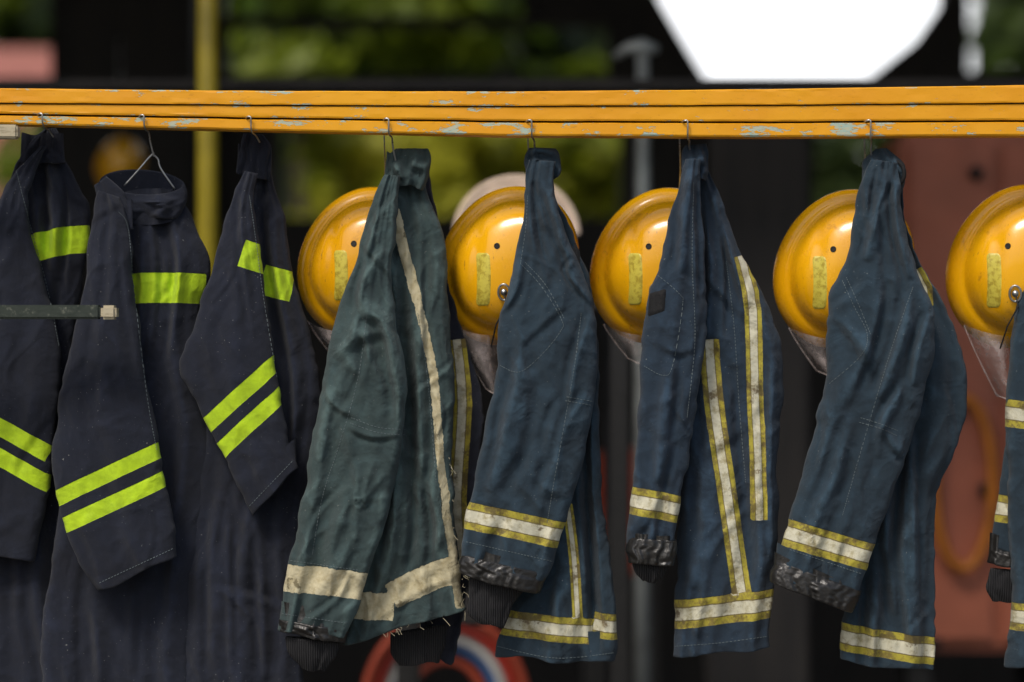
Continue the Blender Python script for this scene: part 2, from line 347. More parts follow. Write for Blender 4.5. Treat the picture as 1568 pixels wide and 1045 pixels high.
# J4
j=jk()
b4=part('body',[(815,250,846,250,12),(806,300,848,295,18),(802,380,878,360,24),(800,460,908,450,28),(800,560,917,560,30),(800,700,918,700,32),(795,800,926,790,34),(785,900,940,890,36),(764,975,945,975,36),(760,1004,943,1014,34)],.065,M_navy,j,
  strokes=[([(908,560),(905,700),(918,860),(925,1000)],8,13),([(895,760),(905,900),(906,1010)],6,-10),([(850,900),(858,1010)],9,9),([(790,930),(850,985)],10,6)],
  aged=[([(868,770),(878,850),(884,945)],8),([(760,951),(830,958),(906,966)],19.5),([(908,955),(950,960)],19.5)],seed=41,hang=(4,7),rnd=(16,5))
s4=part('sleeve',[(810,245,850,248,12),(802,285,848,290,20),(800,340,866,350,28),(788,400,890,412,36),(768,480,911,486,42),(762,540,915,545,42),(752,610,911,615,42),(736,690,893,700,40),(720,762,866,792,38),(708,840,844,872,36),(704,868,830,900,35)],.01,M_navy,j,
  strokes=[([(838,290),(858,360),(885,440)],8,11),([(815,280),(825,360),(850,440)],8,-9),([(768,480),(790,440),(800,380)],8,9),([(905,480),(880,560),(872,640)],8,10),([(900,600),(860,670),(850,760)],9,8),([(800,500),(790,600),(760,700)],11,8),([(850,700),(830,760)],9,8),([(780,580),(770,680),(745,750)],10,8),([(880,400),(870,420),(908,470)],5,9)],
  aged=[([(705,786),(785,802),(870,822)],20.5)],seed=42,hang=(3,5),rnd=(16,5),crump=2.8)
stitch('seam_stitching',bvh([s4,b4]),[[(797,404),(830,440),(860,490),(858,508),(828,545),(795,570),(766,560)],[(804,402),(835,436),(864,488)],[(890,480),(880,560),(866,640),(848,740),(838,800)],[(868,608),(912,616)],[(866,614),(912,622)],[(808,300),(805,350),(797,404)],[(714,830),(846,860)],[(762,990),(850,1008),(940,1000)]],M_thread,j)
part('vinyl_cuff',[(708,848,838,878,40),(702,862,832,892,43),(702,878,826,908,43)],.008,M_vinyl,j,seed=43,**VC)
part('knit_cuff',[(722,878,808,900,28),(717,905,795,915,26),(716,938,785,930,24),(730,952,770,960,18)],.012,M_knit,j,seed=44,**KC)
part('collar',[(808,228,852,229,10),(802,238,857,238,15),(803,256,856,268,18),(806,272,842,278,16)],.03,M_navy,j,strokes=[([(804,236),(830,232),(856,240)],6,8),([(812,250),(850,270)],6,7)],seed=45,hang=(5,4),rnd=(4,3),opent=True)
part('shoulder_flap',[(866,372,872,370,3),(872,385,884,388,4),(876,400,888,405,4),(878,415,888,430,3)],.004,M_velcro,j,seed=46,rnd=(0,0),hang=(1,.5),crump=.3,hem=1)
# J5
j=jk()
b5=part('body',[(1058,250,1080,250,12),(1045,300,1096,290,20),(1040,370,1124,365,26),(1040,440,1160,435,30),(1042,520,1194,515,34),(1042,620,1198,610,36),(1040,720,1190,710,38),(1038,800,1194,790,38),(1035,900,1184,890,38),(1031,965,1178,960,36),(1030,1004,1177,989,34)],.065,M_navy2,j,
  strokes=[([(1078,290),(1085,420),(1080,520)],7,10),([(1090,290),(1120,400),(1138,470)],6,10),([(1068,280),(1070,400)],6,-8),([(1140,640),(1150,740),(1165,880)],12,11),([(1072,700),(1075,820),(1060,900)],11,10),([(1120,560),(1130,660)],9,-8),([(1180,540),(1178,700),(1182,860)],8,11),([(1100,320),(1112,420),(1108,520)],5,-8)],
  aged=[([(1084,520),(1092,620),(1109,740),(1134,908)],15),([(1134,392),(1150,470),(1154,600),(1158,700),(1160,795)],13),([(1020,942),(1100,932),(1190,922)],22)],seed=51,hang=(4,6),rnd=(16,5))
s5=part('sleeve',[(1050,244,1074,244,12),(1038,290,1074,290,18),(1022,350,1078,355,26),(1008,410,1082,420,32),(990,475,1082,485,36),(980,560,1076,560,36),(977,650,1062,650,34),(968,745,1044,758,30),(961,815,1033,822,28),(959,838,1031,842,27)],.01,M_navy2,j,
  strokes=[([(1055,260),(1045,340),(1040,420)],8,10),([(1066,270),(1068,360),(1072,470)],6,-8),([(1000,520),(1035,540),(1060,530)],8,4),([(1020,560),(1010,660),(1005,740)],11,8),([(1050,580),(1035,680)],9,8)],
  aged=[([(955,764),(1005,772),(1052,783)],21)],seed=52,hang=(3,4),rnd=(14,5),crump=2.8)
stitch('seam_stitching',bvh([s5,b5]),[[(1005,420),(1040,450),(1045,470),(1030,560),(1015,575),(985,560)],[(1062,280),(1060,400),(1064,520),(1052,640)],[(1112,400),(1124,500),(1132,620),(1142,740)],[(1034,990),(1100,985),(1174,975)]],M_thread,j)
part('vinyl_cuff',[(962,822,1036,828,32),(957,840,1035,846,35),(960,860,1031,866,34)],.006,M_vinyl,j,seed=53,**VC)
part('knit_cuff',[(966,856,1026,862,24),(972,876,1016,882,20),(982,889,1006,892,12)],.01,M_knit,j,seed=54,**KC)
part('collar',[(1050,224,1080,221,9),(1045,234,1085,238,14),(1046,256,1086,262,16),(1050,275,1082,275,14)],.03,M_navy2,j,strokes=[([(1050,245),(1082,250)],5,7)],seed=55,hang=(5,4),rnd=(4,3),opent=True)
tr=bvh([s5]); V=[]
for a in np.linspace(0,1,10):
    for b in np.linspace(0,1,10):
        h_,nr_=hit(tr,994+a*27-b*3,449-a*8+b*38-a*b*2); V.append(tuple((h_+nr_*(.0022 if 0<a<1 and 0<b<1 else -.0005)) if h_ else W(1000,460,0)))
fastmesh('velcro_patch',V,gridq(10,10,False),M_velcro,j)
# J6
j=jk()
b6=part('body',[(1340,250,1384,252,14),(1325,310,1382,310,20),(1310,380,1404,395,26),(1310,460,1445,465,30),(1320,540,1474,540,34),(1320,620,1480,620,36),(1320,700,1462,690,36),(1315,800,1434,760,36),(1300,900,1431,890,36),(1288,960,1431,960,36),(1288,1012,1430,1022,34)],.07,M_navy,j,
  strokes=[([(1384,300),(1400,380),(1440,470)],7,11),([(1350,700),(1352,820),(1370,940)],9,12),([(1400,640),(1405,800),(1410,940)],9,-11),([(1385,700),(1380,860),(1395,1020)],8,10),([(1325,900),(1335,1010)],8,9)],
  aged=[([(1280,972),(1350,984),(1440,998)],21),([(1398,415),(1412,440),(1416,470)],12)],seed=61,hang=(4,7),rnd=(18,5.5))
s6=part('sleeve',[(1336,245,1372,250,12),(1316,290,1378,300,22),(1306,340,1388,350,28),(1298,395,1404,415,34),(1270,450,1425,470,40),(1266,510,1430,530,42),(1264,580,1418,590,42),(1244,670,1392,680,40),(1220,755,1362,770,38),(1200,830,1332,850,36),(1182,878,1312,922,35)],.01,M_navy,j,
  strokes=[([(1350,260),(1340,330),(1320,400)],8,10),([(1366,270),(1372,350),(1390,430)],7,10),([(1392,430),(1375,520),(1340,610)],10,14),([(1420,480),(1400,540),(1395,590)],8,13),([(1360,430),(1340,520),(1310,600)],9,-10),([(1340,640),(1370,690),(1380,670)],7,6),([(1385,580),(1350,640),(1340,700)],8,10),([(1300,640),(1270,740),(1240,800)],11,8),([(1270,480),(1310,520),(1325,560)],8,6)],
  aged=[([(1195,812),(1262,832),(1342,856)],21)],seed=62,hang=(3,5),rnd=(20,5.5),crump=3)
stitch('seam_stitching',bvh([s6,b6]),[[(1290,430),(1308,470),(1328,512),(1318,545),(1270,588)],[(1296,425),(1314,465),(1333,512)],[(1398,440),(1370,520),(1345,600),(1310,720),(1290,790)],[(1318,640),(1350,650),(1375,660)],[(1316,647),(1350,657),(1372,667)],[(1210,842),(1322,880)]],M_thread,j)
part('vinyl_cuff',[(1190,858,1320,905,40),(1180,874,1314,922,43),(1179,890,1306,938,43)],.008,M_vinyl,j,seed=63,**VC)
part('collar',[(1336,230,1360,228,10),(1322,246,1386,252,17),(1322,268,1387,280,20),(1318,290,1378,302,18)],.03,M_navy,j,strokes=[([(1330,242),(1350,262),(1345,300)],7,9),([(1362,244),(1384,276)],7,8)],seed=64,hang=(5,4),rnd=(4,3),opent=True)
tube('collar_loop',[W(1372+13*math.cos(a),266+18*math.sin(a),.015-.012*math.cos(a)) for a in np.linspace(0,6.28,20)[:-1]],.003,M_velcro,j,closed=True)
# J7 right edge
j=jk()
part('body',[(1590,250,1640,250,14),(1572,330,1660,330,22),(1560,430,1700,430,30),(1548,520,1740,520,34),(1540,620,1760,620,36),(1545,760,1760,760,36),(1548,900,1750,900,36),(1540,1000,1740,1000,36),(1538,1020,1738,1020,34)],.065,M_navy,j,
  aged=[([(1530,942),(1760,952)],21),([(1538,632),(1600,640)],21)],seed=71,hang=(3,6))
part('sleeve',[(1600,280,1640,280,14),(1575,420,1660,420,26),(1558,540,1660,545,30),(1545,640,1640,640,30),(1532,740,1620,750,28),(1518,840,1600,850,26)],.09,M_navy,j,aged=[([(1505,775),(1620,790)],21)],seed=72,hang=(2,4))
part('vinyl_cuff',[(1512,842,1590,856,28),(1509,862,1588,872,28)],.09,M_vinyl,j,seed=73,**VC)
part('knit_cuff',[(1518,870,1580,876,20),(1511,900,1575,905,18),(1520,920,1570,924,12)],.09,M_knit,j,seed=74,**KC)
# ------------------------------------------------------------ yellow rail
n=NT('chipped_yellow_paint')
e=n.attr('edge'); v=n.obj((1,1,3.2)); nz=n.noise(17,5,.72,v); nz2=n.noise(70,3,.7,v)
chip=n.sst(n.math('ADD',n.math('ADD',n.math('MULTIPLY',nz,.75),n.math('MULTIPLY',nz2,.25)),n.math('MULTIPLY',e,.085)),.63,.64)
yc_=n.mix(n.sst(n.noise(5,3),.3,.7),(.86,.40,.006),(.78,.33,.005))
yc_=n.mix(n.sst(nz2,.58,.8,0,.5),yc_,(.40,.15,.01))
und=n.mix(n.sst(nz2,.4,.6),(.36,.50,.44),(.50,.50,.36))
c=n.mix(chip,yc_,und); c=n.mix(n.attr('groove'),c,(.06,.02,.003))
M_rail=n.fin(c,n.mix(chip,(.4,.4,.4),(.7,.7,.7)),n.bump(n.math('ADD',n.math('MULTIPLY',chip,-.6),n.noise(30,3,.55)),.8,.0012))
rail=empty('yellow_hanging_rail')
st=np.array([(-400,132,156,171,184),(0,137,160,176,191),(400,141,163,182,201),(784,142,165,187,209),(1180,138,163,188,211),(1568,132,160,186,209),(2000,124,156,184,208)],float)
xs=np.arange(-400,2000,4.0)
Z=np.stack([np.interp(xs,st[:,0],st[:,i]) for i in range(1,5)],1)
prof=[(.034,0,0,0,0),(-.0160,0,0,.6,0),(-.018,0,1.6,1,0),(-.018,0,4,.4,0),(-.018,0,12,0,0),(-.018,1,-3.5,.3,0),(-.0175,1,-1.4,.8,0),(-.016,1,-.6,.3,1),(-.010,1,-.5,.0,1),(-.010,1,.5,0,1),(-.0135,1,.8,.6,0),(-.0145,1,2.2,.7,0),(-.0145,1,12,0,0),(-.0145,2,-3.5,.2,0),(-.0135,2,-1.0,.7,0),(.0,2,-.6,.2,1),(.002,2,1.6,0,1),(-.0105,2,1.8,.6,0),(-.012,2,3.2,1,0),(-.012,3,-3,1,0),(-.0105,3,-.6,1,0),(-.009,3,0,.5,0),(.034,3,0,0,0)]
V=[];E=[];G=[]
for i,x in enumerate(xs):
    for (yy,a,off,ed,gr) in prof:
        z=Z[i,a]+off
        w=.35*vn(x/60,a*3,2)+.12*vn(x/9,a*3+off,4)
        V.append(tuple(W(x,z+w,0)+Vector((0,yy+.0003*float(vn(x/25,off,6)),0)))); E.append(ed); G.append(gr)
fastmesh('rail_bar',V,gridq(len(xs),len(prof)),M_rail,rail,{'edge':E,'groove':G},smooth=False)
for px in (-250,1850):
    p=W(px,0,0); zt=W(px,206,0).z-.002
    box('rail_post',p.x-.025,p.x+.025,-.01,.04,0,zt,M_rail,rail); box('rail_foot',p.x-.04,p.x+.04,-.3,.33,.001,.05,M_rail,rail)
# hooks and hangers
def hook(x,drop=236,lean=4):
    e=empty('wire_coat_hanger'); y0=float(np.interp(x,st[:,0],st[:,3])); y1=float(np.interp(x,st[:,0],st[:,4]))
    P=[(x-8,y0+1,-.006),(x-4,y0-1,-.017),(x+1,y0-1,-.019),(x+2,y0+4,-.019),(x+2,y1-4,-.017),(x+3,y1+3,-.010),(x+6,y1+6,.004),(x+7,(y1+drop)/2,.018),(x+7+lean,drop,.028)]
    P=crom([tuple(W(a,b,0)+Vector((0,c,0))) for a,b,c in P],np.linspace(0,len(P)-1,50)); tube('hook',P,.0014,M_wire,e,8)
    return e
for x,d in ((66,208),(384,216),(594,246),(812,244),(1050,240),(1329,250),(1590,260)): hook(x,d)
e=hook(221,238,4)
for q in ([(236,234),(226,244),(216,256),(190,285)],[(233,236),(242,244),(246,258),(268,290)]):
    tube('shoulder_wire',crom([tuple(W(a,b,.06)) for a,b in q],np.linspace(0,3,14)),.0015,M_wire,e,8)
# ------------------------------------------------------------ helmets
n=NT('helmet_yellow'); dz=n.noise(28,5,.7); sc=n.noise(180,3,.6,n.obj((1,1,.25)))
c=n.mix(n.sst(n.noise(7,2),.3,.7),(.92,.46,.005),(.86,.40,.004)); c=n.mix(n.sst(dz,.58,.72,0,.6),c,(.36,.15,.01)); c=n.mix(n.sst(sc,.65,.72,0,.6),c,(.2,.09,.02))
M_helm=n.fin(c,n.sst(dz,.3,.8,.14,.42),n.bump(n.noise(22,3),.12,.003),Coat_Weight=.4,Coat_Roughness=.12)
n=NT('reflective_sticker'); M_stick=n.fin(n.mix(n.sst(n.noise(110,6,.75),.45,.62),(.66,.56,.08),(.42,.31,.03)),.4,n.bump(n.noise(200,3),.4,.001))
n=NT('clear_visor'); vz=n.noise(35,5,.65)
M_visor=n.fin(n.mix(vz,(.80,.70,.68),(.50,.43,.42)),n.sst(vz,.3,.7,.05,.35),n.bump(vz,.8,.004),Alpha=n.sst(vz,.38,.72,.20,.62))
def helmet(cx,cy,y,s=1.0,seed=0,detail=True,visor=True,rotv=0,wire=True):
    e=empty('firefighter_helmet')
    pr=np.array([(0.001,100),(.15,99.5),(.30,97),(.45,92),(.58,84),(.68,73),(.75,60),(.79,48),(.815,38),(.835,31),(.86,28),(.90,25),(.945,19),(.98,10),(1,0),(1.005,-8),(.985,-11),(.965,-6),(.9,6),(.8,24),(.6,55),(.3,78),(.001,84)])
    P=crom(pr,np.linspace(0,len(pr)-1,96)); nphi=128; ph=np.linspace(0,2*np.pi,nphi,endpoint=False)
    rho=P[:,0:1]; dp=P[:,1:2]; c_,s_=np.cos(ph)[None],np.sin(ph)[None]
    rx,rz=109*s,118*s
    r=rho*(1+.075*np.cos(2*(ph-math.radians(52)))[None])
    X=r*c_*rx+22*s*(1-rho); Zz=r*s_*rz+9*s*(1-rho)
    ridge=5*np.exp(-((c_*rho-.18)/.16)**2)*np.clip((.82-rho)/.2,0,1)-5*np.exp(-((c_*rho+.54)/.09)**2)*np.clip((.80-rho)/.12,0,1)
    dd=(dp+ridge)*s
    k=KY(y); Vv=np.stack([(cx+X-784)*k,y-dd/1000*k*1000+0*X,CZ+(522.5-(cy-Zz))*k],-1)
    o=fastmesh('shell',Vv.reshape(-1,3),gridq(len(P),nphi),M_helm,e)
    tr=bvh([o])
    if detail:
        a,b=11*s,41*s; nn=12; V=[];ok=True
        for v in np.linspace(-1,1,40):
            for u in np.linspace(-1,1,nn):
                yv=v*b; xx=u*a
                if abs(yv)>b-a*.7:
                    q=(abs(yv)-(b-a*.7))/(a*.7); xx*=math.sqrt(max(0,1-(q*.8)**2))
                h,nr=hit(tr,cx-37*s+xx-2*v*v,cy+21*s+yv)
                if h is None: ok=False;break
                edge=max(abs(u),abs(v)); V.append(tuple(h+nr*(.0009 if edge<.98 else -.0003)))
            if not ok: break
        if ok: fastmesh('reflective_sticker',V,gridq(40,nn,False),M_stick,e)
        h,nr=hit(tr,cx-17*s,cy-30*s)
        if h:
            t1=nr.cross(Vector((0,0,1))).normalized(); t2=nr.cross(t1)
            pts=[h+nr*.0006+(t1*math.cos(a2)+t2*math.sin(a2))*4/1000 for a2 in np.linspace(0,6.283,17)[:-1]]
            tube('vent_rim',pts,.0008,M_black,e,6,closed=True)
            bm=bmesh.new(); bm.faces.new([bm.verts.new(p) for p in pts]); me=D.meshes.new('vent_hole'); bm.to_mesh(me); bm.free(); me.materials.append(M_black); ob=D.objects.new('vent_hole',me); COL.objects.link(ob); ob.parent=e
        h,nr=hit(tr,cx-6*s,cy+40*s)
        if h:
            t1=nr.cross(Vector((0,0,1))).normalized(); t2=nr.cross(t1)
            tube('strap_ring',[h+nr*.003+(t1*math.cos(a2)+t2*math.sin(a2)*1.4)*.009 for a2 in np.linspace(0,6.283,21)[:-1]],.0018,M_wire,e,8,closed=True)
            tube('strap_bolt',[h,h+nr*.006],.005,M_wire,e,12)
            tube('strap',[h+nr*.004+Vector(v) for v in ((0,0,0),(.004,-.002,-.02),(-.012,0,-.05),(-.02,.02,-.085))],.0012,M_black,e,6)
    if visor:
        V=[];nu,nv=26,20
        for v in np.linspace(0,1,nv):
            for u in np.linspace(-1,1,nu):
                wdt=(1-.6*v**1.3)*36; xx=cx-50+(u*wdt+v*30)+rotv*v; yy=cy+104+v*visor-abs(u)**2*6*(1-v)+(u*8)
                p=W(xx,yy,y); p.y+= -.05*(1-u*u)-.01+.01*v+.0015*float(vn(u*3,v*4,seed)); V.append(tuple(p))
        o2=fastmesh('visor',V,gridq(nv,nu,False),M_visor,e)
        rim=[Vector(V[i]) for i in list(range(0,nu*nv,nu))+list(range((nv-1)*nu,nu*nv))+list(range(nu*nv-1,-1,-nu))]
        tube('visor_edge',rim,.0014,M_visor,e,6)
    if wire: tube('hanging_wire',[W(cx+30,cy-112*s,y),W(cx+32,cy-150*s,y-.01),W(cx+30,200,.03)],.0012,M_wire,e,8)
    else: tube('hanging_wire',[W(cx,cy-100*s,y),W(cx,60,y)],.004,M_wire,e,8)
    return e
helmet(558,402,.17,.95,1,visor=48,rotv=-14)
helmet(778,407,.15,1.0,2,visor=92)
helmet(1010,407,.17,.98,3,visor=46,rotv=-14)
helmet(1293,412,.15,1.0,4,visor=60,rotv=-8)
helmet(1561,408,.15,1.03,5,visor=102)
# ------------------------------------------------------------ boards at left (in front)
n=NT('worn_green_paint'); M_green=n.fin(n.mix(n.sst(n.noise(60,6,.75),.55,.68),(.018,.028,.02),(.12,.13,.10)),.6,n.bump(n.noise(90,4),.5,.002))
n=NT('cream_worn_wood'); M_cream=n.fin(n.mix(n.sst(n.noise(40,6,.7,n.obj((1,1,4))),.45,.7),(.48,.42,.29),(.22,.17,.10)),.7,n.bump(n.noise(60,4),.4,.002))
e=empty('wooden_bracket'); a=W(-700,489,-.09); b_=W(156,467.5,-.09)
box('arm',a.x,b_.x-.001,-.105,-.075,a.z,b_.z,M_green,e,.003)
a=W(156,489.5,-.09); b_=W(180,468,-.09); box('bare_end',a.x,b_.x,-.106,-.074,a.z,b_.z,M_cream,e,.004)
e=empty('wooden_plank'); a=W(-700,213,-.06); b_=W(29,192,-.06); box('plank',a.x,b_.x,-.075,-.045,a.z,b_.z,M_cream,e,.003)
e=empty('bracket_post'); p=W(-330,0,-.09); box('post',p.x-.04,p.x+.04,-.074,-.02,0,1.75,M_green,e,.005)
# ------------------------------------------------------------ garage
n=NT('dark_timber_wall'); M_wall=n.fin(n.mix(n.sst(n.noise(3,4,.6,n.obj((6,1,.6))),.35,.7),(.007,.006,.006),(.018,.015,.013)),.75,n.bump(n.noise(12,4,.6,n.obj((6,1,.6))),.4,.01))
M_conc=simple('concrete',(.14,.135,.125),.9,.35,2.0,bump=.4)
M_floor=simple('garage_floor_mat',(.05,.048,.045),.85,.35,3.0,bump=.4)
def wall2d(name,outer,holes,y,th,mat,parent):
    cu=D.curves.new(name,'CURVE'); cu.dimensions='2D'; cu.fill_mode='BOTH'; cu.extrude=th/2
    for poly in [outer]+holes:
        sp=cu.splines.new('POLY'); sp.points.add(len(poly)-1); sp.use_cyclic_u=True
        for i,(x,z) in enumerate(poly): sp.points[i].co=(x,z,0,1)
    cu.materials.append(mat); o=D.objects.new(name,cu); COL.objects.link(o); o.rotation_euler=(math.pi/2,0,0); o.location=(0,y,0); o.parent=parent; return o
g=empty('fire_station_garage'); YW=6.0
def H(pts): return [(W(a,b,YW).x,W(a,b,YW).z) for a,b in pts]
def rc(a,b,c,d): return H([(a,b),(c,b),(c,d),(a,d)])
wall2d('back_wall',[(-5,0),(5,0),(5,3.4),(-5,3.4)],[rc(-200,-120,82,122),rc(345,-120,800,28),rc(350,42,930,116),
  H([(1000,-120),(1006,0),(1042,62),(1088,138),(1140,152),(1290,152),(1312,134),(1404,62),(1440,10),(1450,-120)]),
  rc(1478,-120,1700,112),rc(430,190,950,335),rc(1245,196,1372,480),rc(1522,196,1700,315),rc(-200,180,62,330)],YW,.12,M_wall,g)
box('roof',-5.2,5.2,.9,6.4,3.402,3.55,M_wall,g,.01)
box('left_wall',-5.15,-5.003,1.0,6.2,0,3.4,M_wall,g,.01); box('right_wall',5.003,5.15,1.0,6.2,0,3.4,M_wall,g,.01)
fl=box('floor_slab',-5.2,5.2,.7,6.3,-.1,.012,M_floor,g,.005)
box('cross_beam',-3.5,3.5,2.2,2.32,W(0,137,2.2).z,W(0,121,2.2).z,M_wall,g,.005)
a=W(84,0,5.6); b_=W(296,0,5.6); box('dark_column',a.x,b_.x,5.6,5.8,.013,3.4,M_wall,g,.01)
a=W(1085,0,2.6); b_=W(1240,0,2.6); box('dark_column',a.x,b_.x,2.6,2.8,.013,W(0,205,2.6).z,M_wall,g,.01)
me=D.meshes.new('ground'); me.from_pydata([(-300,-300,0),(300,-300,0),(300,300,0),(-300,300,0)],[],[(0,1,2,3)]); me.materials.append(M_conc); go=D.objects.new('ground',me); COL.objects.link(go)
# background things
M_oy=simple('old_yellow_paint',(.32,.25,.01),.5,.35,8)
M_steel=simple('galvanised',(.42,.45,.44),.45,.3,15,.4)
e=empty('yellow_post'); p=W(318,0,2.0); tube('shaft',[(p.x,2,0.012),(p.x,2,3.4)],.024,M_oy,e,20); tube('base_flange',[(p.x,2,0.013),(p.x,2,.04)],.07,M_oy,e,24)
e=empty('steel_pole'); p=W(984,0,2.5); zt=W(0,84,2.5).z; tube('shaft',[(p.x,2.5,0.012),(p.x,2.5,1.7),(p.x,2.5,zt)],[.02,.019,.016],M_steel,e,20)
tube('top_tap',[W(940,88,2.5),W(960,74,2.5),W(984,72,2.5),W(1008,76,2.5)],[.008,.014,.022,.010],M_steel,e,14); tube('tap_stem',[W(984,84,2.5),W(984,60,2.5)],[.02,.006],M_steel,e,14)
# red cabinet
M_red=simple('faded_red_paint',(.44,.13,.07),.5,.3,5); M_red2=simple('red_paint',(.40,.035,.02),.4,.3,8); M_red3=simple('dark_red_paint',(.34,.05,.02),.5,.3,8)
e=empty('red_equipment_cabinet'); a=W(1378,1000,3.0); b_=W(1640,200,3.0)
box('body',a.x,b_.x,3.0,3.4,a.z,b_.z,M_red,e,.02); x1=W(1528,0,2.98).x
box('door',a.x+.02,x1-.01,2.975,2.997,a.z+.03,b_.z-.03,M_red,e,.01); box('door',x1+.01,b_.x-.02,2.975,2.997,a.z+.03,b_.z-.03,M_red,e,.01)
for (q,r_) in ((1495,265),(1430,985),(1508,750),(1400,520)): tube('latch',[W(q,r_,2.975),W(q,r_,2.95)],.018,M_black,e,14)
tube('hose_loop',[W(1475+45*math.cos(t),740+130*math.sin(t),2.93) for t in np.linspace(0,6.28,40)[:-1]],.014,simple('orange_hose',(.5,.16,.01),.5),e,10,closed=True)
for lx in (a.x+.06,b_.x-.06): box('leg',lx-.03,lx+.03,3.05,3.3,.013,a.z,M_black,e,.004)
# fire extinguisher
e=empty('fire_extinguisher'); c=W(950,880,3.2); Y_=3.2; zt=W(0,690,Y_).z; prof_=[(.0,c.z),(.06,c.z),(.068,c.z+.01),(.068,zt-.03),(.06,zt-.01),(.03,zt+.01),(.018,zt+.02),(.018,zt+.05),(.0,zt+.05)]
tube('cylinder',[(c.x,Y_,z) for r_,z in prof_],[max(.001,r_) for r_,z in prof_],M_red3,e,28)
tube('hose',[(c.x,Y_-.04,zt+.04),(c.x+.06,Y_-.06,zt+.02),(c.x+.08,Y_-.06,zt-.1),(c.x+.07,Y_-.06,zt-.2)],.009,M_black,e,8); box('handle',c.x-.05,c.x+.03,Y_-.01,Y_+.01,zt+.052,zt+.066,M_black,e,.003)
box('stand',c.x-.1,c.x+.1,Y_-.1,Y_+.1,.013,c.z-.001,M_black,e,.005)
# equipment shelf with hose roll
e=empty('equipment_shelf'); a=W(640,0,1.6); b_=W(930,0,1.6)
for zz in (W(0,455,1.6).z,.75,.3): box('board',a.x,b_.x,1.45,1.85,zz-.03,zz,M_wall,e,.004)
for lx in (a.x-.02,b_.x+.02):
    for ly in (1.46,1.84): box('upright',lx-.018,lx+.018,ly-.018,ly+.018,.013,W(0,455,1.6).z+.02,M_black,e,.003)
M_hose=simple('canvas_hose',(.80,.62,.48),.8,.2,30)
e=empty('rolled_fire_hose'); c=W(788,345,1.6); zb=W(0,455,1.6).z; R=(W(0,264,1.6).z-zb)/2
P=[]
for t in np.linspace(0,2*math.pi*7,300):
    r_=R-.012-t/(2*math.pi)*.017; P.append((c.x+r_*1.08*math.cos(t),1.6,zb+R+r_*math.sin(t)))
V=[]
for i,p in enumerate(P):
    q=Vector(P[min(i+1,len(P)-1)])-Vector(P[max(i-1,0)]); q.normalize(); nn_=Vector((q.z,0,-q.x))
    for (u,v) in ((-.5,.04),(-.7,0),(-.5,-.04),(.5,-.04),(.7,0),(.5,.04)): V.append(tuple(Vector(p)+nn_*u*.014+Vector((0,v,0))))
fastmesh('hose_coil',V,gridq(len(P),6),M_hose,e)
tube('coupling',[(c.x,1.53,zb+R),(c.x,1.50,zb+R)],.03,M_steel,e,20)
helmet(183,252,4.5,.34,9,detail=False,visor=False,wire=False)
# hose reel
e=empty('hose_reel'); Y_=2.3; c=W(715,1085,Y_); M_w=simple('white_hose',(.5,.5,.48),.5,.2); M_b=simple('blue_hose',(.05,.12,.3),.5,.2)
for i,(rr,mm) in enumerate(((.19,M_red3),(.165,M_red2),(.14,M_w),(.12,M_b),(.09,M_red3))):
    tube('hose_turn',[(c.x-.05+rr*1.0*math.cos(t),Y_+.02*i,c.z+rr*1.15*math.sin(t)) for t in np.linspace(0,6.283,50)[:-1]],.0115,mm,e,10,closed=True)
tube('hub',[(c.x-.05,Y_-.05,c.z),(c.x-.05,Y_+.12,c.z)],.035,M_steel,e,20); box('stand',c.x-.09,c.x-.01,Y_+.125,Y_+.17,.013,c.z+.02,M_black,e)
# ------------------------------------------------------------ trees
def leafmat(nm,c1,c2):
    n=NT(nm); f=n.noise(1.6,2); f2=n.noise(14,1)
    c=n.mix(n.sst(f,.35,.65),c1,c2); c=n.mix(n.sst(f2,.3,.7,0,.5),c,tuple(x*.4 for x in c1))
    n.fin(c,.5)
    t=n.n.new('ShaderNodeBsdfTranslucent'); n.put(t.inputs['Color'],c); m=n.n.new('ShaderNodeMixShader'); m.inputs[0].default_value=.45
    n.l.new(n.b.outputs[0],m.inputs[1]); n.l.new(t.outputs[0],m.inputs[2]); n.l.new(m.outputs[0],n.o.inputs[0]); return n.m
M_l1=leafmat('leaves_green',(.09,.16,.014),(.26,.33,.02)); M_l2=leafmat('leaves_yellow_green',(.24,.30,.02),(.58,.55,.04)); M_l3=leafmat('leaves_dark',(.03,.05,.015),(.10,.15,.03))
M_bark=simple('bark',(.06,.045,.03),.9,.4,10)
def leaves(name,blobs,nleaf,size,mat,parent,seed):
    r=np.random.RandomState(seed); B=np.array(blobs); vol=B[:,3]**2; idx=r.choice(len(B),nleaf,p=vol/vol.sum())
    d=r.normal(size=(nleaf,3)); d/=np.linalg.norm(d,axis=1)[:,None]; rad=r.rand(nleaf)**.4
    c=B[idx,:3]+d*(B[idx,3]*rad)[:,None]*np.array([1,1,.8])
    a=r.normal(size=(nleaf,3)); a/=np.linalg.norm(a,axis=1)[:,None]; b=np.cross(a,r.normal(size=(nleaf,3))); b/=np.linalg.norm(b,axis=1)[:,None]
    s=size*(.6+.8*r.rand(nleaf))[:,None]
    V=np.stack([c-a*s,c-b*s*.45,c+a*s,c+b*s*.45],1).reshape(-1,3); fastmesh(name,V,np.arange(nleaf*4).reshape(-1,4),mat,parent,smooth=False)
